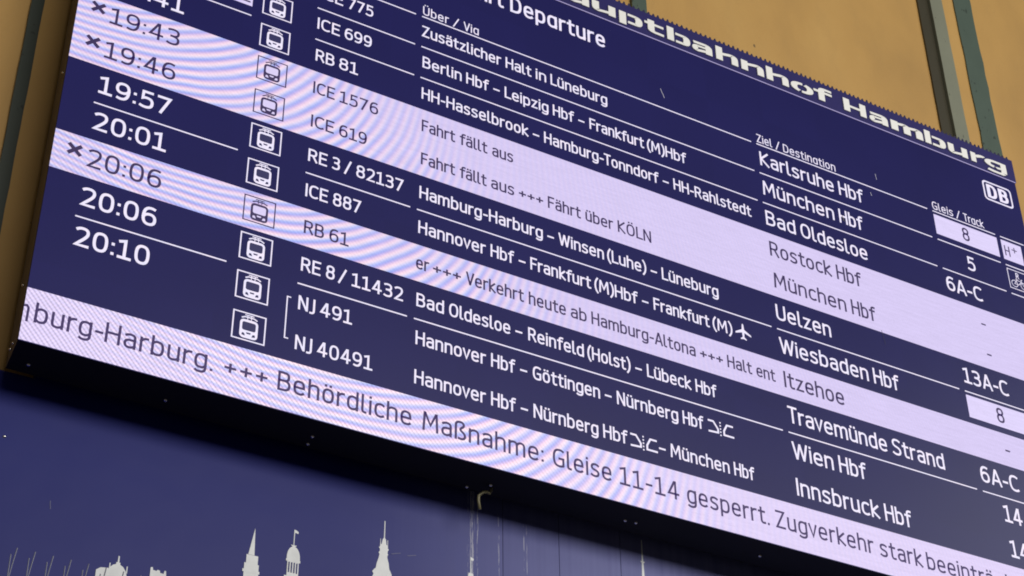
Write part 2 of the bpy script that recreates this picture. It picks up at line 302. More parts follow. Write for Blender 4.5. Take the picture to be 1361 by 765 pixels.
GL = {
 'a': (.39, AA), 'b': (.42, "M 0 1 L 0 0 " + BO), 'c': (.36, "M .36 .68 C .32 .72 .27 .73 .22 .73 C .06 .73 0 .62 0 .365 C 0 .11 .06 0 .22 0 C .27 0 .32 .01 .36 .05"),
 'd': (.42, "M .42 1 L .42 0 " + DO), 'e': (.42, "M .01 .37 L .41 .37 C .42 .62 .36 .73 .21 .73 C .06 .73 0 .62 0 .365 C 0 .11 .06 0 .24 0 C .3 0 .35 .02 .39 .06"),
 'f': (.31, "M .33 .99 C .19 1.02 .11 .96 .11 .8 L .11 0 M -.02 .71 L .29 .71"), 'g': (.42, DO + " M .42 .73 L .42 0 C .42 -.17 .35 -.25 .2 -.25 C .13 -.25 .07 -.24 .03 -.2"),
 'h': (.4, "M 0 1 L 0 0 M 0 .60 C .06 .69 .13 .73 .22 .73 C .34 .73 .4 .66 .4 .52 L .4 0"), 'i': (.0, "M 0 .73 L 0 0 M 0 .97 L 0 .975"),
 'k': (.38, "M 0 1 L 0 0 M .36 .73 L .02 .36 L .39 0"), 'l': (.14, "M 0 1 L 0 .15 C 0 .04 .04 0 .14 0"), 'm': (.72, "M 0 .73 L 0 0 M 0 .61 C .05 .69 .12 .73 .19 .73 C .31 .73 .36 .66 .36 .52 L .36 0 M .36 .58 C .41 .68 .48 .73 .55 .73 C .67 .73 .72 .66 .72 .52 L .72 0"),
 'n': (.4, NN), 'o': (.42, O_), 'p': (.42, "M 0 .73 L 0 -.25 " + BO), 'r': (.25, "M 0 .73 L 0 0 M 0 .55 C .06 .67 .13 .73 .25 .72"),
 's': (.36, "M .35 .67 C .3 .71 .25 .73 .19 .73 C .07 .73 .01 .67 .01 .56 C .01 .46 .06 .42 .18 .38 C .31 .34 .36 .28 .36 .18 C .36 .06 .29 0 .17 0 C .1 0 .05 .02 0 .06"),
 't': (.3, "M .1 .93 L .1 .2 C .1 .05 .15 0 .24 0 L .3 .01 M -.02 .71 L .29 .71"), 'u': (.4, UU), 'v': (.4, "M 0 .73 L .2 0 L .4 .73"), 'z': (.35, "M .01 .71 L .35 .71 L 0 .02 L .36 .02"),
 'x': (.38, "M 0 .73 L .38 0 M .38 .73 L 0 0"), 'w': (.6, "M 0 .73 L .15 0 L .3 .66 L .45 0 L .6 .73"),
 'ß': (.43, "M 0 0 L 0 .78 C 0 .95 .08 1.01 .2 1.01 C .32 1.01 .38 .94 .38 .84 C .38 .7 .22 .68 .22 .56 C .22 .44 .44 .42 .44 .2 C .44 .07 .37 0 .25 0 L .15 .02"),
 'ä': (.39, AA + DOTS), 'ö': (.42, O_ + DOTS), 'ü': (.4, UU + DOTS), 'ɑ': (.42, DO + " M .42 .73 L .42 0"),
 'A': (.52, "M 0 0 L .24 1 L .28 1 L .52 0 M .08 .28 L .44 .28"), 'B': (.46, "M 0 0 L 0 1 L .22 1 C .37 1 .43 .92 .43 .77 C .43 .61 .36 .54 .22 .54 L 0 .54 M .22 .54 C .39 .54 .47 .44 .47 .28 C .47 .1 .39 0 .22 0 L 0 0"),
 'C': (.46, "M .46 .94 C .41 .98 .36 1 .29 1 C .08 1 0 .85 0 .5 C 0 .15 .08 0 .29 0 C .36 0 .41 .02 .46 .06"), 'D': (.5, "M 0 0 L 0 1 L .18 1 C .41 1 .5 .84 .5 .5 C .5 .16 .41 0 .18 0 L 0 0"),
 'E': (.4, "M .41 1 L 0 1 L 0 0 L .41 0 M 0 .53 L .36 .53"), 'F': (.38, "M .4 1 L 0 1 L 0 0 M 0 .52 L .35 .52"), 'G': (.5, "M .48 .94 C .43 .98 .37 1 .29 1 C .08 1 0 .85 0 .5 C 0 .15 .08 0 .29 0 C .37 0 .44 .02 .5 .06 L .5 .47 L .3 .47"),
 'H': (.5, "M 0 0 L 0 1 M .5 0 L .5 1 M 0 .52 L .5 .52"), 'I': (.0, "M 0 0 L 0 1"), 'J': (.2, "M .22 1 L .22 .15 C .22 -.02 .16 -.1 0 -.08"), 'K': (.47, "M 0 0 L 0 1 M .46 1 L .03 .5 L .48 0"),
 'L': (.38, "M 0 1 L 0 0 L .4 0"), 'M': (.64, "M 0 0 L .04 1 L .07 1 L .32 .3 L .57 1 L .6 1 L .64 0"), 'N': (.5, "M 0 0 L 0 1 L .03 1 L .47 0 L .5 0 L .5 1"), 'O': (.54, "M 0 .5 C 0 .15 .08 0 .27 0 C .46 0 .54 .15 .54 .5 C .54 .85 .46 1 .27 1 C .08 1 0 .85 0 .5"),
 'R': (.47, "M 0 0 L 0 1 L .22 1 C .38 1 .44 .91 .44 .74 C .44 .57 .37 .48 .22 .48 L 0 .48 M .25 .48 L .48 0"), 'S': (.43, "M .42 .93 C .36 .98 .3 1 .22 1 C .08 1 .01 .91 .01 .77 C .01 .62 .08 .57 .21 .52 C .37 .46 .44 .39 .44 .24 C .44 .08 .36 0 .2 0 C .11 0 .05 .03 0 .08"),
 'T': (.46, "M 0 1 L .46 1 M .23 1 L .23 0"), 'U': (.48, "M 0 1 L 0 .3 C 0 .09 .08 0 .24 0 C .4 0 .48 .09 .48 .3 L .48 1"), 'V': (.5, "M 0 1 L .24 0 L .26 0 L .5 1"), 'W': (.78, "M 0 1 L .18 0 L .2 0 L .38 .93 L .4 .93 L .58 0 L .6 0 L .78 1"),
 'Z': (.45, "M .01 1 L .45 1 L 0 0 L .46 0"), 'Ö': (.54, "M 0 .5 C 0 .15 .08 0 .27 0 C .46 0 .54 .15 .54 .5 C .54 .85 .46 1 .27 1 C .08 1 0 .85 0 .5 M .15 1.22 L .15 1.225 M .39 1.22 L .39 1.225"),
 'Ü': (.48, "M 0 1 L 0 .3 C 0 .09 .08 0 .24 0 C .4 0 .48 .09 .48 .3 L .48 1 M .13 1.22 L .13 1.225 M .35 1.22 L .35 1.225"),
 '0': (.44, "M 0 .5 C 0 .15 .06 0 .22 0 C .38 0 .44 .15 .44 .5 C .44 .85 .38 1 .22 1 C .06 1 0 .85 0 .5"), '1': (.38, "M .01 .92 L .2 1 L .2 0 M .0 0 L .4 0"),
 '2': (.42, "M .02 .92 C .08 .98 .14 1 .21 1 C .35 1 .41 .92 .41 .76 C .41 .58 .3 .42 .01 0 L .43 0"), '3': (.41, "M .02 .96 C .08 .99 .13 1 .19 1 C .33 1 .39 .92 .39 .77 C .39 .61 .32 .54 .13 .54 M .13 .54 C .34 .54 .41 .45 .41 .27 C .41 .09 .33 0 .17 0 C .11 0 .05 .01 0 .05"),
 '4': (.46, "M .33 0 L .33 1 L .28 1 L 0 .26 L .46 .26"), '5': (.41, "M .38 1 L .06 1 L .05 .56 C .09 .6 .15 .62 .2 .62 C .35 .62 .42 .52 .42 .32 C .42 .1 .34 0 .17 0 C .1 0 .05 .02 0 .05"),
 '6': (.43, "M .38 .97 C .34 .99 .3 1 .26 1 C .08 1 0 .8 0 .42 C 0 .13 .08 0 .22 0 C .37 0 .44 .11 .44 .31 C .44 .51 .37 .61 .24 .61 C .13 .61 .04 .54 .01 .42"), '7': (.42, "M 0 1 L .42 1 L .12 0"),
 '8': (.44, "M .22 .54 C .09 .54 .02 .62 .02 .77 C .02 .92 .09 1 .22 1 C .35 1 .42 .92 .42 .77 C .42 .62 .35 .54 .22 .54 C .07 .54 0 .44 0 .27 C 0 .09 .07 0 .22 0 C .37 0 .44 .09 .44 .27 C .44 .44 .37 .54 .22 .54"),
 '9': (.43, "M .05 .03 C .09 .01 .13 0 .17 0 C .35 0 .43 .2 .43 .58 C .43 .87 .35 1 .21 1 C .06 1 -.01 .89 -.01 .69 C -.01 .49 .06 .39 .19 .39 C .3 .39 .39 .46 .42 .58"),
 '-': (.22, "M 0 .38 L .22 .38"), '–': (.42, "M 0 .38 L .42 .38"), '+': (.4, "M 0 .40 L .4 .40 M .2 .2 L .2 .6"), '.': (.0, "M 0 0 L 0 .005"), ':': (.0, "M 0 .06 L 0 .065 M 0 .62 L 0 .625"),
 '/': (.36, "M 0 -.08 L .36 1.05"), '(': (.18, "M .18 1.1 C -.06 .78 -.06 .1 .18 -.2"), ')': (.18, "M 0 1.1 C .24 .78 .24 .1 0 -.2"), '×': (.56, "M 0 .08 L .56 .64 M 0 .64 L .56 .08"),
}
SIDE = {'T': -.05, 'f': -.05, 't': -.03, 'r': -.03, 'L': -.03, 'V': -.04, 'W': -.03, 'v': -.04, '1': -.0, '(': -.04, ')': -.04, '-': -.02, 'k': -.02, 'A': -.03, 'J': 0., 'c': -.02, 'l': -.02}
def flatten(path):
    t = path.split(); i = 0; out = []; cur = None
    while i < len(t):
        c = t[i]
        if c == 'M': cur = [(float(t[i+1]), float(t[i+2]))]; out.append(cur); i += 3
        elif c == 'L': cur.append((float(t[i+1]), float(t[i+2]))); i += 3
        else:
            p0 = cur[-1]; a = [float(v) for v in t[i+1:i+7]]; i += 7
            for k in range(1, 7):
                s = k / 6; r = 1 - s
                cur.append((r**3*p0[0] + 3*r*r*s*a[0] + 3*r*s*s*a[2] + s**3*a[4], r**3*p0[1] + 3*r*r*s*a[1] + 3*r*s*s*a[3] + s**3*a[5]))
    return out
GLF = {k: (v[0], flatten(v[1])) for k, v in GL.items()}
def ribbon(g, P, a, b, y, m=0, cap=True, depth=0.):
    """stroke the (x,z) polyline P with an elliptical pen of half widths a (x) and b (z)"""
    Q = [P[0]]
    for p in P[1:]:
        if abs(p[0]-Q[-1][0]) + abs(p[1]-Q[-1][1]) > 1e-6: Q.append(p)
    if len(Q) < 2: return
    closed = abs(Q[0][0]-Q[-1][0]) + abs(Q[0][1]-Q[-1][1]) < 1e-6 and len(Q) > 3
    if closed: Q = Q[:-1]
    n = len(Q)
    def dirn(p, q):
        dx, dz = q[0]-p[0], q[1]-p[1]; l = math.hypot(dx, dz) or 1; return dx/l, dz/l
    def pen(d):
        nx, nz = -d[1], d[0]; k = math.sqrt((a*nx)**2 + (b*nz)**2) or 1e-9; return a*a*nx/k, b*b*nz/k
    if not closed and cap:
        d = dirn(Q[1], Q[0]); Q[0] = (Q[0][0] + d[0]*a, Q[0][1] + d[1]*b); d = dirn(Q[-2], Q[-1]); Q[-1] = (Q[-1][0] + d[0]*a, Q[-1][1] + d[1]*b)
    Lp = []; Rp = []
    for i in range(n):
        if closed or 0 < i < n-1:
            d0 = dirn(Q[i-1], Q[i]); d1 = dirn(Q[i], Q[(i+1) % n])
            mx, mz = d0[0]+d1[0], d0[1]+d1[1]; l = math.hypot(mx, mz)
            if l < .35: o = pen(d0)
            else:
                dm = (mx/l, mz/l); o = pen(dm); c = max(.55, l/2); o = (o[0]/c, o[1]/c)
        else: o = pen(dirn(Q[0], Q[1]) if i == 0 else dirn(Q[-2], Q[-1]))
        Lp.append((Q[i][0]+o[0], Q[i][1]+o[1])); Rp.append((Q[i][0]-o[0], Q[i][1]-o[1]))
    V = [(x, y, z) for x, z in Lp] + [(x, y, z) for x, z in Rp]
    idx = range(n if closed else n-1)
    F = [(i, i+n, (i+1) % n + n, (i+1) % n) for i in idx]
    if depth:
        k = len(V); V += [(x, y+depth, z) for x, _, z in V]
        for i in idx:
            j = (i+1) % n; F += [(i, j, j+k, i+k), (i+n, i+n+k, j+n+k, j+n), (i+k, j+k, j+n+k, i+n+k)]
        if not closed: F += [(0, k, n+k, n), (n-1, 2*n-1, 2*n-1+k, n-1+k)]
    g.add(V, F, m)
def word_w(t, gap):
    """ink width of centre lines at sx=1"""
    x = 0
    for i, c in enumerate(t):
        x += GLF[c][0]
        if i < len(t)-1: x += gap + SIDE.get(c, 0) + (SIDE.get(t[i+1], 0) if t[i+1] in 'TVWJv(' else 0)
    return x
TXT = [0]
def draw_word(g, t, x0, z0, cap, sx, st, gap, m=0):
    """first ink edge at x0, baseline z0; st = stroke width; sx = width factor"""
    h = cap - st; x = x0 + st/2
    for i, c in enumerate(t):
        w, S = GLF[c]
        for P in S:
            TXT[0] = (TXT[0] + 1) % 9
            ribbon(g, [(x + px*cap*sx, z0 + st/2 + pz*h) for px, pz in P], st/2, st/2, -TXT[0]*.00006, m)
        x += (w + gap + SIDE.get(c, 0) + (SIDE.get(t[i+1], 0) if i < len(t)-1 and t[i+1] in 'TVWJv(' else 0)) * cap * sx
def text_line(name, words, z0, cap, st, mat, parent, y, gap=.235, space=.36, extra=None, label=None):
    """words: [(word, x_start)..., x_end]; every word is fitted between its start and the next one"""
    end = words[-1]; W = words[:-1]; x_ref = W[0][1]
    tot = sum(word_w(w, gap) for w, _ in W); k = len(W)
    sx0 = (end - x_ref - k*st - (k-1)*space*cap*.55) / (tot*cap + 1e-9)
    g = G()
    for i, (t, x) in enumerate(W):
        nx = W[i+1][1] - (space*cap if W[i+1][0][0] != '(' else .26*cap) if i < k-1 else end
        ww = word_w(t, gap)
        sx = (nx - x - st) / (ww*cap) if ww > .05 else 1
        if t in '–/+++' or k > 1: sx = min(max(sx, sx0*.86), sx0*1.14)
        if t == '–': sx = (.023 if cap < .07 else .04) / (.42*cap)
        draw_word(g, t, x - x_ref, 0, cap, sx, st, gap)
    if extra: extra(g, x_ref)
    o = g.obj(name, mat, parent, (x_ref, y, z0))
    if label: o['label'] = label
    return o

# ================================================================ the wall of the hall
wall = G(); wall.sheet(-9, 14, -BZ, 7, 0)
wo = wall.obj('station_wall', M_PLASTER, None, (0, .28, BZ)); wo['kind'] = 'structure'
def upright(name, label, x0, x1, y0, y1, z0, z1, mat, rag=0., group=None):
    g = G(); n = 70; zz = [z0 + (z1-z0)*i/n for i in range(n+1)]; V = []
    for z in zz:
        a = x0 + random.uniform(-rag, rag); b = x1 + random.uniform(-rag, rag)
        V += [(a, y1, z), (a, y0, z), (b, y0, z), (b, y1, z)]
    F = []
    for i in range(n):
        for k in range(3): F.append((4*i+k, 4*i+k+1, 4*i+k+5, 4*i+k+4))
    F += [(0, 3, 2, 1), (4*n, 4*n+1, 4*n+2, 4*n+3)]
    g.add([(x-x0, y, z-z0) for x, y, z in V], F)
    o = g.obj(name, mat, None, (x0, 0, BZ+z0)); o['label'] = label; o['category'] = 'steel upright'; o['group'] = 'painted steel uprights on the ochre wall'
    return o
ZT = 6.5
upright('steel_upright', 'dark green painted steel upright on the ochre wall left of the display board', -.118, -.070, .268, .281, .045, ZT, M_DGREEN, .0012)
upright('steel_upright', 'dark green flat upright showing only at the top edge behind the word Hauptbahnhof', 2.683, 2.768, .262, .281, .045, ZT, M_GREEN, .001)
up = thing('steel_upright', 'broad steel upright with dark brown left flange and chipped grey green face, above Hamburg', 'steel upright', (4.645, .281, BZ + .045), 'painted steel uprights on the ochre wall')
for nm, xa, xb, ya, mt in (('flange', 0., .082, -.012, M_BROWN), ('face_plate', .080, .174, -.030, M_GREY)):
    g = G(); n = 60; V = []; F = []
    for i in range(n+1):
        z = 6.4*i/n; p = xa + random.uniform(-.0012, .0012); q = xb + random.uniform(-.0012, .0012)
        V += [(p, 0, z), (p, ya, z), (q, ya, z), (q, 0, z)]
    for i in range(n):
        for k in range(3): F.append((4*i+k, 4*i+k+1, 4*i+k+5, 4*i+k+4))
    g.add(V, F); g.obj(nm, mt, up)
upright('steel_upright', 'flat teal green upright with ragged paint edges, rightmost above the board corner', 4.938, 5.073, .272, .281, .045, ZT, M_GREEN, .0035)

# ================================================================ the mural below
mur = thing('skyline_mural', 'dark blue cladding with white city skyline silhouettes below the display board', 'mural', (0, .25, BZ - 1.7))
zt = 1.7 + .028
seams = [-1.2, 1.932, 2.176, 2.452, 3.55, 4.9, 6.6]
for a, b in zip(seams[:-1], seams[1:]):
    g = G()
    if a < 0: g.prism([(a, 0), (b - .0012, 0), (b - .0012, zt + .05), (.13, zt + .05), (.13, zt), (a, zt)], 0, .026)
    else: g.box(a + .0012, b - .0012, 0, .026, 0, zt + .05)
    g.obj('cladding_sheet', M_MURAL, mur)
g = G(); g.box(-1.2, 6.6, .012, .028, .01, zt - .004); g.obj('backing_board', M_UNDER, mur)
def sil(name, polys, label=None, holes=()):
    g = G()
    for i, P in enumerate(polys): g.prism([(x, z + 1.7) for x, z in P], -.0010 - .0002*i, -.0002 - .00003*i)
    for P in holes: g.prism([(x, z + 1.7) for x, z in P], -.0040, -.0012, 1)
    o = g.obj(name, [M_VINYL, M_MURAL], mur)
    if label: o['label'] = label
    return o
zb = -1.05
sil('church_silhouette', [[(.956,-.327),(.9605,-.43),(.938,-.43)], [(.932,-.431),(.9745,-.431),(.9745,-.463),(.932,-.463)], [(.926,-.463),(.979,-.463),(.979,-.52),(.926,-.52)], [(.921,-.487),(.983,-.487),(.983,-.497),(.921,-.497)], [(.922,-.52),(.983,-.52),(.983,zb),(.922,zb)]], 'pointed steeple silhouette')
dome = [(1.1025+.0245*math.cos(t), -.405+.043*math.sin(t)) for t in [math.pi*i/14 for i in range(15)]]
tw = [(1.079,-.420),(1.126,-.420),(1.126,-.432),(1.079,-.432)]
sil('domed_tower_silhouette', [[(1.100,-.297),(1.1032,-.297),(1.1028,-.362),(1.1,-.362)], [(1.1032,-.297),(1.110,-.299),(1.1165,-.304),(1.115,-.311),(1.110,-.309),(1.1032,-.309)], [(1.090,-.357),(1.113,-.357),(1.105,-.364),(1.098,-.364)],
     dome + [(1.078,-.42),(1.127,-.42)], [(1.081,-.405),(1.124,-.405),(1.124,-.48),(1.081,-.48)], [(1.076,-.412),(1.129,-.412),(1.129,-.421),(1.076,-.421)], [(1.072,-.476),(1.131,-.476),(1.131,zb),(1.072,zb)]], 'domed tower silhouette with small flag on top',
    holes=[[(1.086+i*.0098,-.424),(1.0895+i*.0098,-.424),(1.0895+i*.0098,-.462),(1.086+i*.0098,-.462)] for i in range(4)])
P = [(1.4445,-.176),(1.4475,-.176),(1.4480,-.243),(1.4525,-.250),(1.4545,-.268),(1.4585,-.272),(1.4585,-.250),(1.4605,-.250),(1.4608,-.282),(1.4650,-.287),(1.4612,-.292),(1.4600,-.302),(1.4630,-.307),(1.4600,-.311),
     (1.4600,-.320),(1.4660,-.340),(1.4690,-.362),(1.4750,-.372),(1.4800,-.384),(1.4750,-.392),(1.486,-.41),(1.486,zb),(1.402,zb),(1.402,-.41),(1.4085,-.392),(1.4030,-.384),(1.4100,-.374),(1.4160,-.368),(1.4190,-.350),(1.4270,-.322),(1.4290,-.311),(1.4250,-.305),(1.4295,-.299),(1.4300,-.290),(1.4255,-.285),(1.4300,-.280),(1.4305,-.250),(1.4325,-.250),(1.4328,-.272),(1.4365,-.268),(1.4395,-.250),(1.4440,-.243)]
sil('baroque_steeple_silhouette', [P], 'ornate stepped steeple silhouette with thin needle')
sil('flag_mast_silhouette', [[(1.7955,-.235),(1.7985,-.235),(1.7985,zb),(1.7955,zb)], [(1.7985,-.236),(1.809,-.240),(1.8075,-.249),(1.7985,-.248)], [(1.788,-.300),(1.806,-.300),(1.811,-.33),(1.811,zb),(1.783,zb),(1.783,-.33)]], 'thin mast silhouette with flag')
sil('television_tower_silhouette', [[(2.5515,.020),(2.5545,.020),(2.5575,-.10),(2.5600,-.16),(2.5600,zb),(2.5460,zb),(2.5460,-.16),(2.5485,-.10)], [(2.5430,-.072),(2.5630,-.072),(2.5600,-.078),(2.5460,-.078)]], 'slender television tower silhouette')
sil('station_dome_silhouette', [[(.4925,-.544),(.4965,-.544),(.4975,-.568),(.4915,-.568)], [(.4875,-.567),(.5015,-.567),(.5015,-.576),(.4875,-.576)],
     [(.488,-.574),(.501,-.574),(.512,-.580),(.5215,-.593),(.526,-.606),(.526,zb),(.462,zb),(.462,-.600),(.469,-.588),(.478,-.579)], [(.4655,-.575),(.4690,-.575),(.4690,-.60),(.4655,-.60)], [(.5235,-.575),(.5270,-.575),(.5270,-.60),(.5235,-.60)],
     [(.424,-.609),(.438,-.598),(.464,-.594),(.464,zb),(.424,zb)]], 'low domed roof silhouette with finial')
sil('warehouse_silhouette', [[(.604,-.558),(.611,-.556),(.613,-.566),(.625,-.567),(.628,-.562),(.636,-.563),(.638,-.571),(.650,-.572),(.652,-.560),(.657,-.560),(.659,-.575),(.659,zb),(.603,zb)]], 'flat roof silhouette with small chimneys')
sil('ship_silhouette', [[(.185,-.705),(.20,-.700),(.214,-.702),(.216,-.73),(.185,-.73)], [(.17,-.73),(.23,-.73),(.25,zb),(.15,zb)]], 'low ship superstructure silhouette')

# small wires of a bird spike strip standing on a ledge just below the view
spk = thing('bird_spike_strip', 'row of thin paired steel bird spikes in front of the blue mural, bottom left', 'bird spikes', (0, .10, BZ - .80))
g = G(); g.box(-.1, .9, -.015, .015, 0, .006); g.obj('base_strip', M_WIRE, spk)
for i in range(14):
    x = .0 + i * .0570
    for dx, ht, tx in ((.003, .128, .0115), (.0, .103, -.002)):
        g = G(); g.tube([(x + dx*.3, 0, .004), (x + dx*.3 + tx*.5, -.002, ht*.5), (x + tx + dx, -.004, ht)], .0019, 5); g.obj('spike', M_WIRE, spk)

# ================================================================ the display board
W, DT, ST = 4.805, 2.485, 2.634
DEP = .187
bd = thing('departure_board', 'long blue electronic station departure board with lit rows and white heading on top', 'departure board', (0, 0, BZ))
g = G()   # housing: body behind the display, slightly narrower at the back
x0b = .0146
Vv = [(0, .012, 0), (W, .012, 0), (W, .012, ST), (0, .012, ST), (x0b, DEP, 0.0), (W - x0b, DEP, 0.0), (W - x0b, DEP, ST), (x0b, DEP, ST)]
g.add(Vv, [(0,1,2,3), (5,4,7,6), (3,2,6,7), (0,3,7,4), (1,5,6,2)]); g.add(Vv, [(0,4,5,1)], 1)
housing = g.obj('housing', [M_HOUSE, M_UNDER], bd)
g = G(); g.box(0, W, .0004, .012, 0, DT, 1); g.sheet(0, W, 0, DT, 0, 0); screen = g.obj('display_screen', [M_DARK, M_UNDER], bd)
# brackets that carry the housing
for x in (.35, 1.9, 3.3, 4.5):
    for zz_ in (.12, 2.2):
        g = G(); g.box(x, x+.08, DEP, .279, zz_, zz_+.08); g.obj('wall_bracket', M_HOUSE, bd)
def bolt(x, y, z, r=.0072, side=False):
    g = G(); n = 8
    ring = [(math.cos(2*math.pi*k/n)*r, math.sin(2*math.pi*k/n)*r) for k in range(n)]
    prof = ((1., 0.), (.97, .35), (.80, .68), (.45, .92))
    V = []
    for q, d in prof: V += [(-d*r, a*q, b*q) if side else (a*q, b*q, -d*r) for a, b in ring]
    V.append((-r, 0, 0) if side else (0, 0, -r))
    F = [(j*n+k, j*n+(k+1) % n, (j+1)*n+(k+1) % n, (j+1)*n+k) for j in range(3) for k in range(n)] + [(3*n+k, 3*n+(k+1) % n, 4*n) for k in range(n)]
    g.add(V, F); g.obj('bolt', M_BOLT, housing, (x, y, z), True)
for x, y in ((.074, .128), (.547, .122), (1.085, .105), (1.092, .160), (1.733, .165), (1.804, .112), (2.387, .108), (2.433, .104), (3.014, .104), (3.6, .11), (4.2, .11)): bolt(x, y, 0)
for y, z in ((.110, .285), (.097, .044), (.139, .045), (.069, 1.204)): bolt(.012*y/.187, y, z, .0045, True)

# light rows
T = lambda k: 2.083 - .1705 * k
YB, YT, YI = -.0006, -.0016, -.0022
g = G(); g.sheet(0, W, T(5), T(3), YB); g.obj('notice_band', M_BAND, screen)
g = G(); g.sheet(0, W, T(8), T(7), YB); g.obj('notice_band', M_BAND, screen)
g = G(); g.sheet(0, W, 0.003, T(11), YB); tick = g.obj('ticker_band', M_TICK, screen)
# dividing lines
def rule(x0, x1, z, h=.0058):
    g = G(); g.sheet(0, x1-x0, -h/2, h/2, 0); g.obj('divider_line', M_W, screen, (x0, YT, z))
COLS = [(.116, .670), (.945, 1.387), (1.416, 3.112), (3.141, 4.153), (4.186, 4.583), (4.615, 4.770)]
for z, cs in ((T(0), COLS), (T(1), COLS), (T(2), COLS), (T(6), COLS), (T(9), COLS)):
    for a, b in cs: rule(a, b, z - .003)
BAND = (3, 4, 7)
# times
TIMES = {0: '19:30', 1: '19:37', 2: '19:41', 3: '19:43', 4: '19:46', 5: '19:57', 6: '20:01', 7: '20:06', 8: '20:06', 9: '20:10'}
for k, t in TIMES.items():
    b = k in BAND
    text_line('departure_time', [(t, .125), .398 if t != '20:10' else .392], T(k) - .1235, .082,   .0102 if b else .0112, M_B if b else M_W, screen, YT, gap=.24, space=0)
    if b:
        g = G(); draw_word(g, '×', 0, 0, .074, .86, .0150, .2); g.obj('cancelled_mark', M_B, screen, (.052, YT, T(k) - .096))
g = G(); g.sheet(0, .245, 0, .105, 0); g.obj('delay_cell', M_BOX, screen, (.425, -.0012, T(1) - .125))
text_line('delay_time', [('19:52', .435), .66], T(1) - .11, .07, .0085, M_B, screen, YT)
# train pictograms
def rrect(x0, x1, z0, z1, r, n=4):
    P = []
    for cx, cz, a0 in ((x1-r, z1-r, 0), (x0+r, z1-r, 90), (x0+r, z0+r, 180), (x1-r, z0+r, 270)):
        for i in range(n+1): t = math.radians(a0 + 90*i/n); P.append((cx + r*math.cos(t), cz + r*math.sin(t)))
    return P
def pictogram(k):
    b = k in BAND; g = G(); w, h = .126, .1175; t = .0050 if b else .0052
    for a in ((0, w, 0, t), (0, w, h-t, h), (0, t, t, h-t), (w-t, w, t, h-t)): g.sheet(*a, 0)
    cx = w/2
    g.flat(rrect(cx-.034, cx+.034, .011, .088, .015), -.0002, 0)
    g.flat(rrect(cx-.0255, cx+.0255, .043, .078, .007), -.0005, 1)
    for s in (-1, 1):
        g.flat([(cx+s*.012, .0195), (cx+s*.0255, .0215), (cx+s*.024, .0315), (cx+s*.016, .0305)], -.0005, 1)
    g.flat([(cx-.007, .029), (cx+.007, .029), (cx+.009, .0355), (cx-.009, .0355)], -.0005, 1)
    ribbon(g, [(cx-.027, .0935), (cx-.017, .0985), (cx+.017, .0985), (cx+.027, .0935)], .0028, .0026, -.0003)
    ribbon(g, [(cx-.015, .1065), (cx+.015, .1065)], .0022, .0020, -.0003)
    ribbon(g, [(cx-.007, .090), (cx-.007, .104)], .0015, .0015, -.0004); ribbon(g, [(cx+.007, .090), (cx+.007, .104)], .0015, .0015, -.0004)
    g.obj('train_pictogram', [M_B, M_BOX] if b else [M_W, M_HOLE], screen, (.713, YT, T(k) - .139))
for k in range(11): pictogram(k)
# train numbers, routes, destinations
def plane_sym(g, xr):
    P = [(.042,.050),(.046,.050),(.050,.062),(.048,.077),(.044,.082),(.040,.077),(.038,.062),(.040,.050)]
    x = 2.916 - xr
    P = [(0,.046),(.003,.052),(.034,.052),(.036,.080),(.041,.086),(.046,.080),(.048,.052),(.079,.034),(.079,.027),(.048,.035),(.047,.012),(.056,.004),(.056,-.001),(.042,.004),(.030,-.004),(.030,.001),(.037,.012),(.036,.038)]
    P = [(.036,.072),(.040,.078),(.044,.072),(.046,.048),(.080,.028),(.080,.020),(.046,.032),(.044,.010),(.055,.001),(.055,-.004),(.040,.000),(.025,-.004),(.025,.001),(.036,.010),(.034,.032),(0,.020),(0,.028),(.034,.048)]
    g.flat([(x + a, c - .002) for a, c in P], -.0006)
def border_sym(x0):
    def f(g, xr):
        x = x0 - xr; s = .0042
        ribbon(g, [(x, .053), (x+.022, .053), (x+.043, .022), (x+.043, .006), (x, .003)], s, s, -.0003)
        for i in range(5): g.sheet(x+.052, x+.0585, -.006 + i*.0145, .0005 + i*.0145, -.0002)
        ribbon(g, [(x+.114, .052), (x+.088, .052), (x+.072, .022), (x+.072, .003), (x+.116, .003)], s, s, -.0003)
    return f
for k in range(11):
    b = k in BAND; m = M_B if b else M_W; st = .0082 if b else .0079
    text_line('train_number', NUM[k], T(k) - .1145, .061, .0082 if b else .0080, m, screen, YT)
    ex = plane_sym if k == 6 else border_sym(2.738) if k == 9 else border_sym(2.361) if k == 10 else None
    o = text_line('route_text', VIA[k], T(k) - .1145, .061, st, m, screen, YT, extra=ex)
    if k == 10: text_line('route_text', VIA_TAIL, T(k) - .1145, .061, st, m, screen, YT)
    text_line('destination_name', DEST[k], T(k) - .1245, .081, .0104 if b else .0101, m, screen, YT)
g = G(); ribbon(g, [(.012, 0), (0, 0), (0, -.176), (.012, -.176)], .0024, .0024, 0); g.obj('linking_bracket', M_W, screen, (.9105, YT, .475))
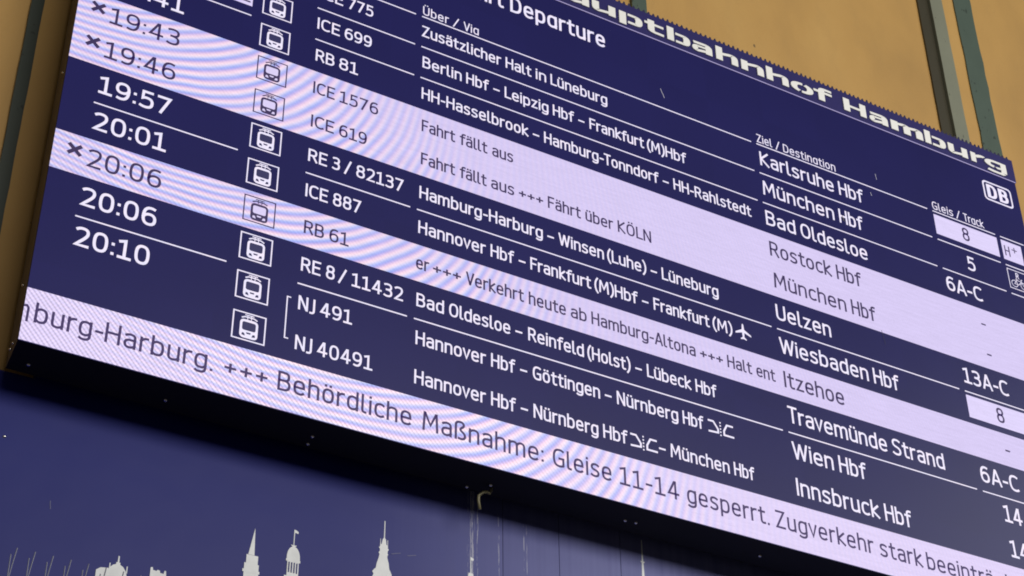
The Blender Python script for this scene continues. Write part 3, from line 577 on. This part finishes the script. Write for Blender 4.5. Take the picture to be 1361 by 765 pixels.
# track numbers
def cell(x0, x1, z0, z1): 
    g = G(); g.sheet(0, x1-x0, 0, z1-z0, 0); g.obj('track_cell', M_BOX, screen, (x0, -.0012, z0))
for k, t, a, b_ in ((1, '5', 4.354, 4.402), (2, '6A-C', 4.192, 4.412), (5, '13A-C', 4.194, 4.462), (8, '6A-C', 4.190, 4.410), (9, '14', 4.288, 4.392), (10, '14', 4.288, 4.392)):
    text_line('track_number', [(t, a), b_], T(k) - .125, .083, .0110, M_W, screen, YT, space=0)
for k in (0, 6):
    cell(4.188, 4.588, T(k) - .139, T(k) - .021)
    text_line('track_number', [('8', 4.358), 4.402], T(k) - .116, .079, .0105, M_B, screen, YT, space=0)
for k in BAND: text_line('track_number', [('-', 4.370), 4.398], T(k) - .1225, .083, .0085, M_B, screen, YT, space=0)
cell(4.614, 4.745, T(0) - .139, T(0) - .021)
g = G(); draw_word(g, 'H', 0, 0, .062, .85, .0075, .2); ribbon(g, [(.052, .050), (.080, .050)], .003, .003, -.0003); ribbon(g, [(.066, .036), (.066, .064)], .003, .003, -.0004)
g.obj('formation_symbol', M_B, screen, (4.628, YT, T(0) - .113))
def bike(k):
    g = G(); w, h, t = .130, .1175, .0042
    for a in ((0, w, 0, t), (0, w, h-t, h), (0, t, t, h-t), (w-t, w, t, h-t)): g.sheet(*a, 0)
    for cx in (.035, .093):
        ribbon(g, [(cx + .019*math.cos(2*math.pi*i/16), .034 + .019*math.sin(2*math.pi*i/16)) for i in range(17)], .0018, .0018, -.0003)
    ribbon(g, [(.035, .034), (.052, .058), (.082, .058), (.062, .034), (.035, .034)], .0018, .0018, -.0004)
    ribbon(g, [(.093, .034), (.080, .068), (.088, .070)], .0018, .0018, -.0005); ribbon(g, [(.046, .063), (.057, .063)], .0018, .0018, -.0005)
    draw_word(g, 'R', .052, .070, .034, .9, .0048, .2)
    g.obj('bicycle_pictogram', M_W, screen, (4.616, YT, T(k) - .139))
bike(1)
# headings and ticker
for h in HEADS: text_line('column_heading', h, 2.0925, .049, .0056, M_W, screen, YT, gap=.25, space=.40)
text_line('board_heading', [('Abfɑhrt', 1.475), ('Depɑrture', 1.8442), 2.334], 2.309, .094, .0125, M_W, screen, YT, gap=.26, space=.35)
g = G()
for x0, x1, h in ((.011, .0165, 1),): pass
ribbon(g, [(.0, .056), (.006, .058), (.012, .050), (.012, .0)], .0042, .0042, 0); g.obj('ticker_text', M_BT, screen, (.003, YT, .079))
for t, a, c in TICKER:
    text_line('ticker_text', [(t, a), c], .079, .079, .0096, M_BT, screen, YT, gap=.245 if t != '+++' else .30, space=0)
text_line('ticker_text', [('chtigt.', 4.176), 4.46], .079, .079, .0096, M_BT, screen, YT)

# railway emblem: rounded frame with the two bold letters
g = G(); fw, fh, r, t = .190, .124, .022, .0095
o_ = rrect(0, fw, 0, fh, r, 5); i_ = rrect(t, fw-t, t, fh-t, r-t+.003, 5); n = len(o_)
g.add([(x, 0, z) for x, z in o_] + [(x, 0, z) for x, z in i_], [(k, (k+1) % n, (k+1) % n + n, k+n) for k in range(n)])
for c, x in (('D', .027), ('B', .1040)):
    w_, S = GLF[c]
    for q, P in enumerate(S): ribbon(g, [(x + .0075 + px*.088, .019 + .007 + pz*(.086-.014)) for px, pz in P], .0098, .0072, -.0003 - q*.0001)
g.obj('railway_emblem', M_W, screen, (4.566, YT, 2.298))

# ================================================================ heading strip above the display
g = G(); g.box(0, W + .006, -.004, .012, DT + .004, ST); strip = g.obj('heading_strip', M_STRIP, bd)
g = G(); g.box(0, W, -.0052, .0002, DT - .0016, DT + .0040); g.obj('edge_trim', M_EDGE, strip)
g = G(); nt_ = int((W + .004) / .0268)
for i in range(nt_):
    x = .002 + i*.0268 + random.uniform(-.0012, .0012); hh = .0200 * random.uniform(.85, 1.12)
    g.prism([(x, ST - .001), (x + .0215, ST - .001), (x + .0155, ST + hh), (x + .0095, ST + hh)], .0005, .0035)
tz = g.obj('toothed_rail', M_TEETH, bd); tz['kind'] = 'stuff'
# letters of the heading: very wide, heavy stems and thin waists
TB = 2.516; XHT = .0605; ASC = .083
def letter(kind, x0, x1):
    g = G(); w = x1 - x0; a = min(.0188, w*.175) if kind not in 'm' else w*.110; bb = .0069; xh = XHT; D = .006
    def rb(P, a_=None, b_=None, cap=False): 
        TXT[0] = (TXT[0] + 1) % 7; ribbon(g, P, a if a_ is None else a_, bb if b_ is None else b_, -.0100 - TXT[0]*.00012, 0, cap, D)
    def arc(cx, cz, rx, rz, d0, d1, n=12): return [(cx + rx*math.copysign(abs(math.cos(math.radians(t)))**.85, math.cos(math.radians(t))), cz + rz*math.copysign(abs(math.sin(math.radians(t)))**.85, math.sin(math.radians(t)))) for t in [d0 + (d1-d0)*i/n for i in range(n+1)]]
    zt, zb_ = xh - bb, bb
    def stem(x, z0, z1): g.prism([(x-a, z0), (x+a, z0), (x+a, z1), (x-a, z1)], -.0104, -.0044)
    if kind == 'H': stem(a, 0, ASC-.004); stem(w-a, 0, ASC-.004); rb([(a*1.6, .037), (w-a*1.6, .037)])
    elif kind in 'hn':
        stem(a, 0, ASC if kind == 'h' else xh); stem(w-a, 0, xh*.62)
        rb([(a*1.7, xh*.70)] + arc(w-a-.018, xh*.60, .018, zt-xh*.60, 100, 0, 8))
    elif kind == 'm':
        stem(a, 0, xh); stem(w-a, 0, xh*.62); stem(w/2, 0, xh*.62)
        rb([(a*1.7, xh*.76)] + arc(w/2-.016, xh*.6, .016, zt-xh*.6, 100, 0, 8)); rb([(w/2+a*.7, xh*.76)] + arc(w-a-.016, xh*.6, .016, zt-xh*.6, 100, 0, 8))
    elif kind == 'u':
        stem(w-a, 0, xh); stem(a, xh*.38, xh)
        rb(arc(a+.018, xh*.40, .018, xh*.40-zb_, 180, 260, 8) + [(w-a*1.7, xh*.26)])
    elif kind == 'b':
        stem(a, 0, ASC); rb([(2*a+.010, zt)] + arc(w-a-.020, xh/2, .020, xh/2-bb, 90, -90, 14) + [(2*a+.010, zb_)])
    elif kind == 'p':
        stem(a, -.016, xh); rb([(2*a+.010, zt)] + arc(w-a-.020, xh/2, .020, xh/2-bb, 90, -90, 14) + [(2*a+.010, zb_)])
    elif kind == 'o':
        rx = w/2 - a - .003; rb(arc(a+rx, xh/2, rx, xh/2-bb, 84, 255, 16)); rb(arc(w-a-rx, xh/2, rx, xh/2-bb, 75, -96, 16))
    elif kind == 'a':
        stem(w-a, 0, xh*.60); rb([(w*.08, xh*.84)] + arc(w-a-.022, xh*.58, .022, zt-xh*.58, 95, 0, 8))
        rb(arc(a*.9+.016, xh*.30, .016, xh*.30-bb+.002, 75, 265, 10) + [(w-a*1.9, xh*.22)], a*.85)
        rb([(a+.014, xh*.53), (w-a*1.8, xh*.56)], a*.6, bb*.8)
    elif kind == 'f':
        stem(w*.42, 0, xh*.95); rb(arc(w*.42+.022, xh*.92, .022, ASC-bb-xh*.92, 180, 90, 8) + [(w, ASC-bb)]); rb([(0, xh-bb), (w, xh-bb)])
    elif kind == 't':
        stem(w*.34, xh*.34, ASC-.006); rb(arc(w*.34+.022, xh*.36, .022, xh*.36-bb, 180, 270, 8) + [(w, bb)]); rb([(0, xh-bb), (w, xh-bb)])
    elif kind == 'r':
        stem(a*1.15, 0, xh); rb([(a*2, xh*.66)] + arc(w-.016, xh*.55, .026, zt-xh*.55, 115, 62, 6))
    elif kind == 'g':
        rx = w/2 - a - .002; rb(arc(a+rx, xh*.60, rx, xh*.40-bb, 84, 262, 14)); stem(w-a, -.004, xh)
        rb([(w*.50, xh-bb), (w-2*a+.004, xh-bb)]); rb([(w*.52, xh*.26), (w-2*a+.004, xh*.34)], a, bb*.8)
        rb([(w*.10, -.009), (w*.35, -.013), (w-2*a, -.013), (w-a*1.2, -.006)])
    g.obj('letter', M_LETTER, strip, (x0, 0, TB))
LET = [('H', 1.985, 2.125), ('a', 2.142, 2.252), ('u', 2.268, 2.394), ('p', 2.414, 2.541), ('t', 2.553, 2.658), ('b', 2.677, 2.806), ('a', 2.816, 2.930), ('h', 2.952, 3.078), ('n', 3.097, 3.228), ('h', 3.244, 3.374), ('o', 3.388, 3.522), ('f', 3.526, 3.636),
       ('H', 3.707, 3.845), ('a', 3.864, 3.980), ('m', 4.000, 4.202), ('b', 4.216, 4.350), ('u', 4.366, 4.492), ('r', 4.512, 4.606), ('g', 4.607, 4.750)]
for c, a, b_ in LET: letter(c, a, b_)

# ---------------------------------------------------------------- wear on the board, cable
def fleck(x, z, dx, dz, wd, mat, y=-.0028):
    g = G(); n = 5
    P = [(dx*i/n + random.uniform(-.0015, .0015), dz*i/n) for i in range(n+1)]
    ribbon(g, P, wd, wd, 0, 0, False, .0004); g.obj('stain', mat, screen, (x, y, z))
fleck(2.622, 2.192, .016, -.049, .0016, M_SCR); fleck(3.848, 2.176, .004, -.035, .0013, M_SCR); fleck(3.60, 1.833, .008, -.03, .0018, M_CABLE)
fleck(3.737, 1.24, .010, -.073, .0012, M_SCRD); fleck(2.800, 2.084, .002, -.002, .0016, M_SCR); fleck(3.80, 2.045, .003, -.02, .0014, M_SCR)
cb = G(); cb.tube([(.038, 0, .028), (.037, 0, .012), (.030, 0, .0), (.020, 0, .003), (.004, 0, -.001), (-.014, 0, -.021), (-.017, 0, -.040), (-.011, 0, -.076)], .0062, 7)
o = cb.obj('loose_cable', M_CABLE, None, (1.779, .13, BZ - .026), True); o['label'] = 'short pale cable end hooking out from under the display board'; o['category'] = 'cable'
g = G(); n = 10; ring = [(math.cos(2*math.pi*k/n), math.sin(2*math.pi*k/n)) for k in range(n)]
g.add([(a*.0065, 0, b*.0055) for a, b in ring] + [(a*.0045, -.003, b*.004) for a, b in ring] + [(0, -.004, 0)], [(k, k+n, (k+1) % n + n, (k+1) % n) for k in range(n)] + [(k+n, 2*n, (k+1) % n + n) for k in range(n)])
g.obj('screw_head', M_BOLT, mur, (.063, -.0002, 1.7 - .215), True)
for x, z, dx, dz in ((.245, -.405, .003, -.030), (1.475, -.300, .038, .012), (1.54, -.292, .034, .010)):
    g = G(); ribbon(g, [(dx*i/5 + random.uniform(-.001, .001), dz*i/5) for i in range(6)], .0010, .0010, 0, 0, False, .0003); g.obj('stain', M_SCRM, mur, (x, -.0012, z + 1.7))
